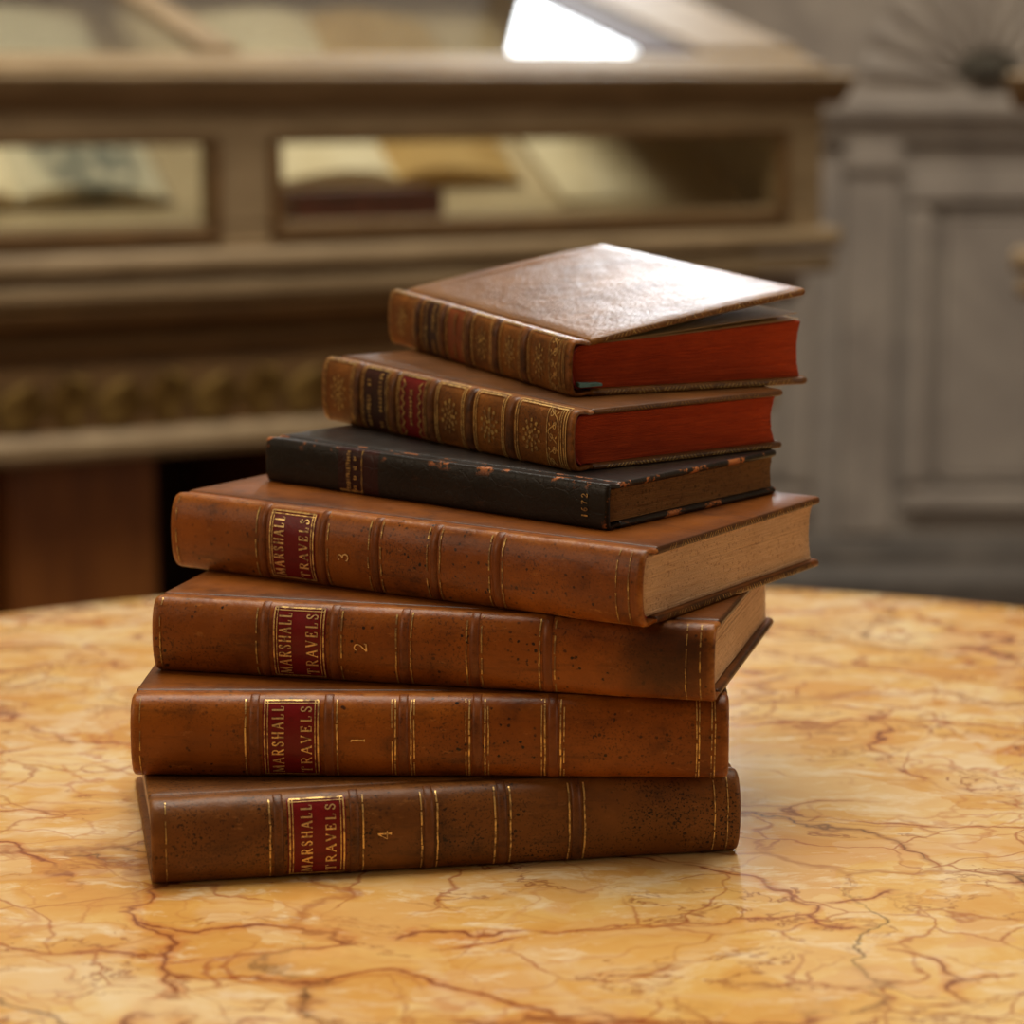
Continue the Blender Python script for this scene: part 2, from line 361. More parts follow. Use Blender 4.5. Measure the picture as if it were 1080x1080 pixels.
sk = struct(empty('trim_1', ((SKX0 + SKX1) / 2, (SKY0 + SKY1) / 2, CZ)))  # trim around the added overhead light; the ceiling behind it is solid
for a in ((SKX0 - .12, SKX1 + .12, SKY0 - .12, SKY0), (SKX0 - .12, SKX1 + .12, SKY1, SKY1 + .12), (SKX0 - .12, SKX0, SKY0, SKY1), (SKX1, SKX1 + .12, SKY0, SKY1)):
    box('overhead_light_frame', a[0] - sk.location.x, a[1] - sk.location.x, a[2] - sk.location.y, a[3] - sk.location.y, -.06, 0, M['plaster'], sk, .01)
window('added_opening_3', 'y', RX, RWY0, RWY1, RWZ0, RWZ1, 1)  # frame of the added right-wall opening
# wainscot on the back wall: pilasters, framed panels, cap rail, base, carved shells
Yb = BACK_Y
def frame_strip(parent, x0, x1, z0, z1, wdt, d):
    for a in ((x0, x1, z1 - wdt, z1), (x0, x1, z0, z0 + wdt), (x0, x0 + wdt, z0 + wdt, z1 - wdt), (x1 - wdt, x1, z0 + wdt, z1 - wdt)):
        box('panel_moulding', a[0], a[1], Yb - d, Yb, a[2], a[3], M['wall'], parent, .012, 3)
prof('base_moulding', [(Yb, 0), (Yb - .09, 0), (Yb - .09, .05), (Yb - .075, .075), (Yb - .06, .08), (Yb - .055, .105), (Yb - .035, .125), (Yb, .13)], LEFT_X, RX, M['wall_dark'], wall_back)
prof('cap_rail', [(Yb, .90), (Yb - .025, .90), (Yb - .03, .93), (Yb - .055, .945), (Yb - .06, .97), (Yb - .05, .985), (Yb, .99)], LEFT_X, RX, M['wall'], wall_back)
px = .61 - 3 * .95
while px < RX - .3:
    box('pilaster', px + .035, px + .135, Yb - .035, Yb, .13, .90, M['wall'], wall_back, .006)
    box('pilaster_cap', px + .03, px + .14, Yb - .05, Yb, .84, .90, M['wall'], wall_back, .008)
    frame_strip(wall_back, px + .155, px + .93, .17, .83, .055, .03)
    box('wall_panel', px + .215, px + .87, Yb - .018, Yb, .235, .765, M['wall'], wall_back, .016, 3)
    px += .95
def shell(cx, cz):
    e = []
    for k in range(11):
        a = math.pi * (k + .5) / 11
        n = 8; vs = []; fs = []
        for i in range(n + 1):
            r = .07 + .17 * i / n; wd = .012 + .026 * i / n
            if i == n: wd *= .6
            for s_, h in ((-1, 0), (-.6, .012), (0, .018), (.6, .012), (1, 0)):
                vs.append((cx + r * math.cos(a) - s_ * wd * math.sin(a), Yb - h, cz + (r * math.sin(a) + s_ * wd * math.cos(a)) * 1.0))
        for i in range(n):
            for j in range(4): fs.append((i * 5 + j, i * 5 + j + 1, i * 5 + 6 + j, i * 5 + 5 + j))
        mesh('shell_rib', vs, fs, M['wall'], wall_back)
    vs = [(cx + .06 * math.cos(t) * r, Yb - .05 * (1 - r * r) - .008, cz + .028 + .03 * math.sin(t) * r) for r in (.25, .6, .85, 1.0) for t in [2 * math.pi * q / 24 for q in range(24)]]
    fs = [(i * 24 + k, i * 24 + (k + 1) % 24, (i + 1) * 24 + (k + 1) % 24, (i + 1) * 24 + k) for i in range(3) for k in range(24)] + [tuple(range(24))]
    mesh('shell_boss', vs, fs, M['dark_oval'], wall_back)
for cx in (-.985, .915, 1.865): shell(cx, 1.01)
struct(prof('baseboard_left', [(LEFT_X, 0), (LEFT_X + .03, 0), (LEFT_X + .03, .12), (LEFT_X + .01, .14), (LEFT_X, .14)], FY, Yb, M['wall_dark'], None, 'y'))

# ------------------------------------------------------------------ round marble table
TX, TY, TR = .0134, .913, .503
tb = empty('round_table', (TX, TY, 0)); tag(tb, 'round table with a polished yellow veined marble top', 'table')
lathe('tabletop', [(TR - .012, Z0 - .032), (TR - .004, Z0 - .030), (TR, Z0 - .022), (TR, Z0 - .010), (TR - .003, Z0 - .003), (TR - .009, Z0), (TR - .03, Z0), (.02, Z0)], M['marble'], tb, 160)
lathe('apron', [(TR - .07, Z0 - .085), (TR - .05, Z0 - .08), (TR - .055, Z0 - .05), (TR - .04, Z0 - .032)], M['leg_wood'], tb)
lathe('pedestal', [(.11, .06), (.10, .10), (.06, .14), (.05, .25), (.085, .36), (.09, .42), (.055, .52), (.05, .58), (.09, .63), (.16, Z0 - .085)], M['leg_wood'], tb, 48)
lathe('pedestal_base', [(.27, 0), (.27, .03), (.25, .045), (.16, .055), (.11, .065)], M['case_dark'], tb, 48)

# ------------------------------------------------------------------ books
FONT = {  # strokes in a unit cell: (weight, points)
 'M': (1.15, [(.5, [(.05, 0), (.14, 1)]), (1, [(.14, 1), (.5, .05)]), (.5, [(.5, .05), (.86, 1)]), (1, [(.86, 1), (.95, 0)]), (.45, [(-.06, 0), (.16, 0)]), (.45, [(.82, 0), (1.07, 0)]), (.45, [(.02, 1), (.18, 1)]), (.45, [(.82, 1), (.98, 1)])]),
 'A': (1.0, [(.5, [(.06, 0), (.48, 1)]), (1, [(.48, 1), (.94, 0)]), (.45, [(.22, .36), (.78, .36)]), (.45, [(-.06, 0), (.2, 0)]), (.45, [(.78, 0), (1.08, 0)])]),
 'R': (.95, [(1, [(.2, 0), (.2, 1)]), (.6, [(.06, 1), (.55, 1), (.74, .9), (.78, .74), (.72, .58), (.55, .5), (.2, .5)]), (.9, [(.48, .5), (.9, 0)]), (.45, [(.05, 0), (.36, 0)]), (.45, [(.82, 0), (1.02, 0)])]),
 'S': (.8, [(.8, [(.8, .74), (.72, .93), (.5, 1), (.28, .95), (.18, .78), (.26, .62), (.5, .52), (.74, .40), (.84, .22), (.72, .06), (.48, 0), (.24, .06), (.15, .26)]), (.45, [(.8, .98), (.8, .72)]), (.45, [(.15, .0), (.15, .28)])]),
 'H': (1.05, [(1, [(.18, 0), (.18, 1)]), (1, [(.82, 0), (.82, 1)]), (.45, [(.18, .5), (.82, .5)]), (.45, [(.05, 0), (.32, 0)]), (.45, [(.68, 0), (.96, 0)]), (.45, [(.05, 1), (.32, 1)]), (.45, [(.68, 1), (.96, 1)])]),
 'L': (.8, [(1, [(.25, 0), (.25, 1)]), (.5, [(.1, 0), (.85, 0), (.9, .26)]), (.45, [(.1, 1), (.42, 1)])]),
 'T': (.9, [(1, [(.5, 0), (.5, 1)]), (.5, [(.08, .76), (.1, 1), (.9, 1), (.92, .76)]), (.45, [(.34, 0), (.66, 0)])]),
 'V': (.95, [(1, [(.08, 1), (.52, 0)]), (.5, [(.52, 0), (.92, 1)]), (.45, [(-.04, 1), (.24, 1)]), (.45, [(.78, 1), (1.04, 1)])]),
 'E': (.85, [(1, [(.22, 0), (.22, 1)]), (.5, [(.08, 1), (.8, 1), (.82, .78)]), (.5, [(.22, .52), (.62, .52)]), (.45, [(.62, .4), (.62, .64)]), (.5, [(.08, 0), (.84, 0), (.88, .25)])]),
 '1': (.6, [(1, [(.5, 0), (.5, 1)]), (.45, [(.28, 0), (.72, 0)]), (.45, [(.28, 1), (.5, 1)])]),
 '2': (.8, [(.7, [(.16, .74), (.26, .94), (.5, 1), (.74, .9), (.8, .7), (.66, .46), (.12, .02)]), (.9, [(.12, .02), (.84, .04), (.88, .2)])]),
 '3': (.8, [(.7, [(.16, .84), (.36, 1), (.64, .97), (.74, .8), (.62, .62), (.4, .55)]), (.8, [(.4, .55), (.72, .48), (.84, .26), (.7, .05), (.42, 0), (.18, .1), (.14, .24)])]),
 '4': (.8, [(.9, [(.64, 0), (.64, 1)]), (.5, [(.64, 1), (.1, .3), (.92, .3)]), (.45, [(.48, 0), (.8, 0)])]),
 '6': (.8, [(.8, [(.74, .92), (.48, .96), (.24, .66), (.18, .34), (.3, .06), (.56, 0), (.78, .16), (.76, .42), (.54, .54), (.28, .44), (.2, .3)])]),
 '7': (.8, [(.6, [(.12, .78), (.14, .96), (.84, .96)]), (.9, [(.84, .96), (.5, .5), (.42, 0)])]),
}
class Book:
    def __init__(s, name, label, group, x, y, yaw, TL, TR_, W, L, lift, plane, B, nexp, leather_m, cover_m, page_m, tbd=.003, sq=.003, fan=0.0, irregular=.00018):
        s.x, s.y, s.yaw, s.TL, s.TR, s.W, s.L, s.lift = x, y, yaw, TL, TR_, W, L, lift
        s.plane = plane; s.B = B; s.T = (TL + TR_) / 2; s.fan = fan; s.tbd = tbd; s.sq = sq; s.irr = irregular
        s.du = (math.cos(yaw), math.sin(yaw)); s.dw = (-math.sin(yaw), math.cos(yaw))
        s.seed = random.uniform(0, 50)
        cx, cy = s.world(L / 2, W / 2); s.zc = plane(cx, cy)
        s.root = empty(name, (cx, cy, Z0 + s.zc + .00008), yaw)
        tag(s.root, label, 'book', group)
        s.lm = leather_m
        # spine section, from the lower joint over the back to the upper joint
        pts = [(.0055, -.0000 + .0004), (.004, .0005), (.0022, .0002)]
        N = 44; p = 2.0 / nexp; T = s.T
        for i in range(N + 1):
            a = -math.pi / 2 + math.pi * i / N
            c, q = math.cos(a), math.sin(a)
            pts.append((-B * abs(c) ** p, T / 2 + (T / 2) * math.copysign(abs(q) ** p, q)))
        pts += [(.0022, T - .0002), (.004, T - .0007), (.0055, T - .0004)]
        s.sec = pts
        cum = [0.0]
        for a, b in zip(pts, pts[1:]): cum.append(cum[-1] + math.hypot(a[0] - b[0], a[1] - b[1]))
        s.cum = cum; s.len = cum[-1]
        s.build(cover_m, page_m)
    def world(s, u, w_): return (s.x + s.du[0] * u + s.dw[0] * w_, s.y + s.du[1] * u + s.dw[1] * w_)
    def Tu(s, u): return s.TL + (s.TR - s.TL) * u / s.L
    def top_plane(s):
        pl = s.plane
        return lambda X, Y: pl(X, Y) + s.Tu((X - s.x) * s.du[0] + (Y - s.y) * s.du[1])
    def M(s, u, w_, z):
        X, Y = s.world(u, w_)
        return (u - s.L / 2, w_ - s.W / 2, s.plane(X, Y) - s.zc + z * s.Tu(u) / s.T)
    def P(s, sm):        # section point + outward normal at arc length sm (metres)
        sm = min(max(sm, 0), s.len); i = 0
        while i < len(s.cum) - 2 and s.cum[i + 1] < sm: i += 1
        def nrm(k):
            a = s.sec[max(k - 1, 0)]; b = s.sec[min(k + 1, len(s.sec) - 1)]
            dx, dz = b[0] - a[0], b[1] - a[1]; h = math.hypot(dx, dz) or 1
            return (-dz / h, dx / h)
        f = (sm - s.cum[i]) / max(s.cum[i + 1] - s.cum[i], 1e-9)
        a, b = s.sec[i], s.sec[i + 1]; n0, n1 = nrm(i), nrm(i + 1)
        return (a[0] + (b[0] - a[0]) * f, a[1] + (b[1] - a[1]) * f, n0[0] + (n1[0] - n0[0]) * f, n0[1] + (n1[1] - n0[1]) * f)
    def bumpy(s, u, sm):
        return s.irr * (mnoise.noise((u * 70 + s.seed, sm * 90, s.seed)) + .6 * mnoise.noise((u * 190, sm * 190 + s.seed, 3)))
    def S(s, u, sm, off=0.0):
        a, b, nx, nz = s.P(sm)
        o = off + (s.bumpy(u, sm) if .004 < u < s.L - .004 else 0)
        if sm < .006 or sm > s.len - .006: o = min(o, off)
        return s.M(u, a + nx * o, max(b + nz * o, .00002) if sm < s.len / 2 else min(b + nz * o, s.T + max(off, 0)))
    def build(s, cover_m, page_m):
        T, L, W, tbd, sq = s.T, s.L, s.W, s.tbd, s.sq
        # ---- spine shell
        us = [0, .0003, .0009, .0018, .003]; ins = [.0011, .0005, .00015, 0, 0]
        mid = [.003 + (L - .006) * i / 40 for i in range(1, 40)]
        U = [(u, k) for u, k in zip(us, ins)] + [(u, 0) for u in mid] + [(L - u, k) for u, k in zip(us[::-1], ins[::-1])]
        sms = [s.len * i / 54 for i in range(55)]
        nS = len(sms); vs = []; fs = []; wear = []
        for u, k in U:
            for sm in sms:
                vs.append(s.S(u, sm, -k))
                ej = min(sm, s.len - sm); eu = min(u, L - u)
                ew = (s.len - sm) if s.B < .003 else ej
                wear.append(max(max(0, 1 - abs(ew - .0068) / .0036), max(0, 1 - eu / .003)))
        nO = len(vs)
        for u, k in U:
            for sm in sms:
                a, b, nx, nz = s.P(sm); vs.append(s.M(u, a - nx * .0016, min(max(b - nz * .0016, .0004), T - .0004))); wear.append(0)
        nU = len(U)
        for i in range(nU - 1):
            for j in range(nS - 1):
                q = (i * nS + j, i * nS + j + 1, (i + 1) * nS + j + 1, (i + 1) * nS + j)
                fs.append(q); fs.append(tuple(nO + k for k in q[::-1]))
        for j in range(nS - 1):
            fs.append((j, j + 1, nO + j + 1, nO + j)); k = (nU - 1) * nS
            fs.append((k + j, k + j + 1, nO + k + j + 1, nO + k + j))
        for i in range(nU - 1):
            for j in (0, nS - 1): fs.append((i * nS + j, (i + 1) * nS + j, nO + (i + 1) * nS + j, nO + i * nS + j))
        s.spine = mesh('spine', vs, fs, s.lm, s.root, True, 50)
        at = s.spine.data.attributes.new('wear', 'FLOAT', 'POINT'); at.data.foreach_set('value', wear)
        # ---- boards
        s.lower = s.board('lower_board', 0, tbd, cover_m, 0)
        s.upper = s.board('upper_board', T - tbd, T, cover_m, s.lift)
        # ---- text block
        s.block(page_m)
    def board(s, name, z0, z1, mat, lift):
        w0, w1, L = .0052, s.W, s.L; r = min(.0011, (z1 - z0) * .42)
        ang = math.asin(lift / s.W) if lift else 0
        rc = [.001, .0035, .0035, .001]       # corner radii in plan: spine-head, fore-head, fore-tail, spine-tail
        def outline(ins):
            out = []
            cs = [((0, w0), 0), ((0, w1), 1), ((L, w1), 2), ((L, w0), 3)]
            for (cu, cw), k in cs:
                R = max(rc[k], .0012); su = 1 if cu == 0 else -1; sw = 1 if cw == w0 else -1
                ccu, ccw = cu + su * R, cw + sw * R
                a0 = {0: 1.5 * math.pi, 1: math.pi, 2: .5 * math.pi, 3: 0}[k]
                for q in range(6):
                    a = a0 - (math.pi / 2) * q / 5
                    # angles run clockwise head-spine > head-fore > tail-fore > tail-spine
                    out.append((ccu + (R - ins) * math.cos(a), ccw + (R - ins) * math.sin(a)))
            return out
        # densify long sides for gentle warp
        def dens(o):
            res = []
            n = len(o)
            for i in range(n):
                a, b = o[i], o[(i + 1) % n]; res.append(a)
                if math.hypot(a[0] - b[0], a[1] - b[1]) > .02:
                    for q in range(1, 10): res.append((a[0] + (b[0] - a[0]) * q / 10, a[1] + (b[1] - a[1]) * q / 10))
            return res
        rings = [(r, z0), (.35 * r, z0 + .3 * r), (0, z0 + r), (0, z1 - r), (.35 * r, z1 - .3 * r), (r, z1)]
        vs = []; wear = []; n = None
        def put(u, w_, z):
            if ang:
                d = w_ - w0; zz = z - (s.T - s.tbd)
                w2 = w0 + d * math.cos(ang) - zz * math.sin(ang); z2 = s.T - s.tbd + d * math.sin(ang) + zz * math.cos(ang)
                z2 += .0012 * math.sin(math.pi * min(d / s.W, 1)) * .6
                return s.M(u, w2, z2)
            return s.M(u, w_, z)
        for ins, z in rings:
            o = dens(outline(ins)); n = len(o)
            for u, w_ in o:
                vs.append(put(u, w_, z)); wear.append(.9 if ins < r else (.4 if s.B > .003 else 0))
        fs = []
        for i in range(5):
            for k in range(n): fs.append((i * n + k, i * n + (k + 1) % n, (i + 1) * n + (k + 1) % n, (i + 1) * n + k))
        # caps with one inner ring
        for ring, z, rev in ((0, z0, True), (5, z1, False)):
            o = dens(outline(.008)) if False else [(L / 2 + (u - L / 2) * .9, (w0 + w1) / 2 + (w_ - (w0 + w1) / 2) * .88) for u, w_ in dens(outline(r))]
            b0 = len(vs)
            for u, w_ in o: vs.append(put(u, w_, z)); wear.append(0)
            for k in range(n): fs.append((ring * n + k, ring * n + (k + 1) % n, b0 + (k + 1) % n, b0 + k))
            fs.append(tuple(range(b0, b0 + n)))
        o = mesh(name, vs, fs, mat, s.root, True, 40)
        at = o.data.attributes.new('wear', 'FLOAT', 'POINT'); at.data.foreach_set('value', wear)
        s.put_up = put if name == 'upper_board' else getattr(s, 'put_up', None)
        return o
    def block(s, mat):
        T, L, W, tbd, sq = s.T, s.L, s.W, s.tbd, s.sq
        nz, nw = 64, 14
        z0, z1 = tbd + .0001, T - tbd - .0001
        def wl(f): return .0008 - (s.B * .80) * (1 - (2 * f - 1) ** 2) ** .7 if s.B > .003 else .0008
        def wr(f): return W - sq - min(s.B * .42, .0030) * (1 - (2 * f - 1) ** 2) - .0003
        rows = [random.uniform(-1, 1) for _ in range(nz + 1)]
        vs = []; uv = []; fs = []
        def z_at(f, w_):
            g = max(0, w_ / W)
            return z0 + (z1 - z0) * f + s.fan * f * g
        def face(u, sg):
            b0 = len(vs)
            for i in range(nz + 1):
                f = i / nz
                for j in range(nw + 1):
                    g = j / nw; w_ = wl(f) + (wr(f) - wl(f)) * g
                    d = sg * (.00016 * rows[i] + .00025 * mnoise.noise((w_ * 60 + s.seed, f * 9, sg)))
                    vs.append(s.M(u + d, w_, z_at(f, w_))); uv.append((w_ * 10, f * T / .03))
            for i in range(nz):
                for j in range(nw):
                    a = b0 + i * (nw + 1) + j; q = (a, a + 1, a + nw + 2, a + nw + 1)
                    fs.append(q if sg > 0 else q[::-1])
            return b0
        h = face(sq, -1); t_ = face(L - sq, 1)
        st = nw + 1
        def strip(idx):   # joins head and tail along a border, with own verts
            b0 = len(vs); n = len(idx)
            for base, uu in ((h, 0), (t_, L)):
                for k, i in enumerate(idx): vs.append(vs[base + i]); uv.append((uu * 10, uv[base + i][1]))
            for k in range(n - 1): fs.append((b0 + k, b0 + k + 1, b0 + n + k + 1, b0 + n + k))
        strip([i * st + nw for i in range(nz + 1)]); strip([i * st for i in range(nz + 1)][::-1])
        strip([nz * st + j for j in range(st)][::-1]); strip(list(range(st)))
        o = mesh('text_block', vs, fs, mat, s.root, True, 30, fix=False)
        me = o.data; ul = me.uv_layers.new(name='UVMap')
        for lp in me.loops: ul.data[lp.index].uv = uv[lp.vertex_index]
        bm = bmesh.new(); bm.from_mesh(me); bmesh.ops.remove_doubles(bm, verts=bm.verts, dist=1e-6); bmesh.ops.recalc_face_normals(bm, faces=bm.faces); bm.to_mesh(me); bm.free()
        s.pages = o
    # ---- things laid on the spine
    def band(s, u, wd=.0042, h=.0008, mat=None):
        prof_ = [(-.5, -.0004), (-.42, .35 * h), (-.25, .85 * h), (0, h), (.25, .85 * h), (.42, .35 * h), (.5, -.0004)]
        vs = []; fs = []; n = len(prof_); ns = 40
        a0, a1 = .0068, s.len - .0068
        for i in range(ns + 1):
            sm = a0 + (a1 - a0) * i / ns; e = min(1, 3.5 * min(i, ns - i) / ns + .25)
            for d, o in prof_: vs.append(s.S(u + d * wd, sm, o * e if o > 0 else o))
        for i in range(ns):
            for j in range(n - 1): fs.append((i * n + j, i * n + j + 1, (i + 1) * n + j + 1, (i + 1) * n + j))
        fs.append(tuple(range(n))); fs.append(tuple(range(ns * n, ns * n + n)))
        o = mesh('raised_band', vs, fs, mat or M['band'], s.spine, True, 60)
        at = o.data.attributes.new('wear', 'FLOAT', 'POINT'); at.data.foreach_set('value', [.7] * len(vs))
    def patch(s, name, u0, u1, f0, f1, mat, parent, off=.00022):
        nu, ns = 8, 26; vs = []; fs = []
        for i in range(nu + 1):
            for j in range(ns + 1):
                e = off if 0 < i < nu and 0 < j < ns else -.0001
                ii = min(max(i, .12), nu - .12) if e > 0 else i
                vs.append(s.S(u0 + (u1 - u0) * (.5 + (i / nu - .5) * (1 if e > 0 else 1)), s.len * (f0 + (f1 - f0) * j / ns), off if e > 0 else off * .3))
        for i in range(nu):
            for j in range(ns):
                a = i * (ns + 1) + j; fs.append((a, a + 1, a + ns + 2, a + ns + 1))
        o = mesh(name, vs, fs, mat, parent, True, 60)
        at = o.data.attributes.new('wear', 'FLOAT', 'POINT'); at.data.foreach_set('value', [0.3] * len(vs))
        return o
    def strokes(s, name, lst, mat, parent, off=.0003):
        """lst: (width_m, [(u, sm), ...]) polylines drawn on the spine surface"""
        vs = []; fs = []
        for wd, pl in lst:
            fine = [pl[0]]
            for a, b in zip(pl, pl[1:]):
                d = math.hypot(a[0] - b[0], a[1] - b[1]); n = max(1, int(d / .0009))
                for q in range(1, n + 1): fine.append((a[0] + (b[0] - a[0]) * q / n, a[1] + (b[1] - a[1]) * q / n))
            b0 = len(vs); m = len(fine)
            for i, p in enumerate(fine):
                a = fine[max(i - 1, 0)]; b = fine[min(i + 1, m - 1)]
                dx, dy = b[0] - a[0], b[1] - a[1]; h = math.hypot(dx, dy) or 1
                nx, ny = -dy / h * wd / 2, dx / h * wd / 2
                vs.append(s.S(p[0] + nx, p[1] + ny, off)); vs.append(s.S(p[0] - nx, p[1] - ny, off))
            for i in range(m - 1): fs.append((b0 + 2 * i, b0 + 2 * i + 1, b0 + 2 * i + 3, b0 + 2 * i + 2))
        o = mesh(name, vs, fs, mat, parent, False, fix=False)
        return o
    def rule(s, us, wd=.0005, f0=.20, f1=.80, mat=None, off=.0003, gap=0.0):
        for u in us:
            lst = []
            if gap:
                f = f0
                while f < f1:
                    g = min(f1, f + random.uniform(.06, .22)); lst.append((wd * random.uniform(.75, 1.1), [(u, s.len * f), (u + random.uniform(-.0002, .0002), s.len * g)])); f = g + random.uniform(-.3 * gap, gap)
            else: lst = [(wd, [(u, s.len * f0), (u, s.len * f1)])]
            s.strokes('gilt_rule', lst, mat or M['gilt'], s.spine, off)
    def text(s, txt, u_base, sm_c, height, length, mat, parent, name='lettering', off=.0005, wd=.00055):
        ws = [FONT[c][0] for c in txt]; tot = sum(ws) + .42 * (len(txt) - 1); k = length / tot
        x = sm_c - length / 2; lst = []
        for c, wc in zip(txt, ws):
            for wt, pl in FONT[c][1]:
                lst.append((wd * (wt + .12), [(u_base - py * height, x + pxx * wc * k) for pxx, py in pl]))
            x += (wc + .42) * k
        return s.strokes(name, lst, mat, parent, off)

def stroke_ellipse(u, sm, ru, rs, rot=0, n=14):
    return [(u + ru * math.cos(t) * math.cos(rot) - rs * math.sin(t) * math.sin(rot), sm + ru * math.cos(t) * math.sin(rot) + rs * math.sin(t) * math.cos(rot)) for t in [2 * math.pi * q / n for q in range(n + 1)]]
def flower(b, u, sm, r, mat):
    r *= .82; lst = []
    for n, rr, d in ((10, .88, .20), (8, .56, .22), (5, .26, .2)):
        for k in range(n):
            a = 2 * math.pi * (k + .5 * (n % 3)) / n; du, ds = math.cos(a), math.sin(a); q = d * random.uniform(.8, 1.3)
            lst.append((r * q, [(u + du * r * (rr - q * .6), sm + ds * r * (rr - q * .6) * 1.25), (u + du * r * (rr + q * .5), sm + ds * r * (rr + q * .5) * 1.25)]))
    b.strokes('flower_tool', lst, mat, b.spine)
def scroll(b, u0, u1, f0, f1, mat):
    lst = []; L = b.len; n = 5; hw = (u1 - u0) / 2; uc = (u0 + u1) / 2
    for k in range(n):
        a = L * (f0 + (f1 - f0) * k / n); c = L * (f0 + (f1 - f0) * (k + 1) / n); sg = 1 if k % 2 else -1
        lst.append((.00042, [(uc - sg * hw * .8 + sg * hw * 1.6 * (.5 - .5 * math.cos(math.pi * q / 10)), a + (c - a) * q / 10) for q in range(11)]))
        m = (a + c) / 2
        lst.append((.0004, [(uc + sg * hw * .35 + hw * .45 * (1 - q / 14) * math.cos(q * .75), m + hw * .6 * (1 - q / 14) * math.sin(q * .75)) for q in range(12)]))
        lst.append((.0006, [(uc - sg * hw * .5, m), (uc - sg * hw * .75, m + (c - a) * .2)]))
    b.strokes('scroll_tool', lst, mat, b.spine)
def tiny_text(b, u, f0, f1, n, h, mat, parent):
    """lettering too small and rubbed to read: short upright ticks, as on the binding"""
    lst = []; L = b.len
    for k in range(n):
        c = L * (f0 + (f1 - f0) * (k + .5) / n); p = L * (f1 - f0) / n
        if random.random() < .15: continue
        for q in (-.28, .22): lst.append((p * random.uniform(.22, .34), [(u + h / 2 * random.uniform(.7, 1), c + q * p), (u - h / 2 * random.uniform(.6, 1), c + q * p)]))
        if random.random() < .6:
            v = random.choice((-.4, 0, .4)) * h; lst.append((h * .2, [(u + v, c - .28 * p), (u + v, c + .22 * p)]))
    b.strokes('lettering', lst, mat, parent, .0005)
def edge_tool(b, board, z, sgn, mat, kinds=1.0):
    """slanting gilt tooling along the tail edge of a board"""
    vs = []; fs = []; w_ = .012
    zz0, zz1 = (.0006, b.tbd - .0006) if z == 0 else (b.T - b.tbd + .0006, b.T - .0006)
    while w_ < b.W - .008:
        if random.random() < kinds:
            sl = .0012 if int(w_ / .012) % 2 else -.0012
            q = []
            for dw, zz in ((0, zz0), (.00045, zz0), (.00045 + sl, zz1), (sl, zz1)):
                p = b.put_up(b.L + .00008, w_ + dw, zz) if z else b.M(b.L + .00008, w_ + dw, zz)
                q.append(len(vs)); vs.append(p)
            fs.append(tuple(q))
        w_ += .0017
    o = mesh('edge_tooling', vs, fs, mat, board, False, fix=False)
    tag(o, kind='stuff')

FIT = {  # x, y, yaw, T at head, T at tail, W, L, lift of the upper board at its fore-edge
 'v4': [-0.1268, 0.8642, 0.18757, 0.03006, 0.03065, 0.13, 0.21206, 0.0],
 'v1': [-0.13644, 0.89732, -0.02438, 0.03009, 0.03053, 0.13, 0.21397, 0.0],
 'v2': [-0.13213, 0.93472, -0.25543, 0.02832, 0.02825, 0.13165, 0.21149, 0.0],
 'v3': [-0.13075, 0.99201, -0.58207, 0.02949, 0.02769, 0.13356, 0.21394, 0.0],
 'bk': [-0.09785, 1.02085, -0.69252, 0.01784, 0.01718, 0.1081, 0.17379, 0.0],
 'b6': [-0.07642, 1.07066, -0.92229, 0.02667, 0.023, 0.10292, 0.16909, 0.0],
 'b7': [-0.05094, 1.11907, -1.10564, 0.02336, 0.02188, 0.10508, 0.16942, 0.0178],
}
flat = lambda X, Y: 0.0
GV = 'volumes of the same four-volume set'
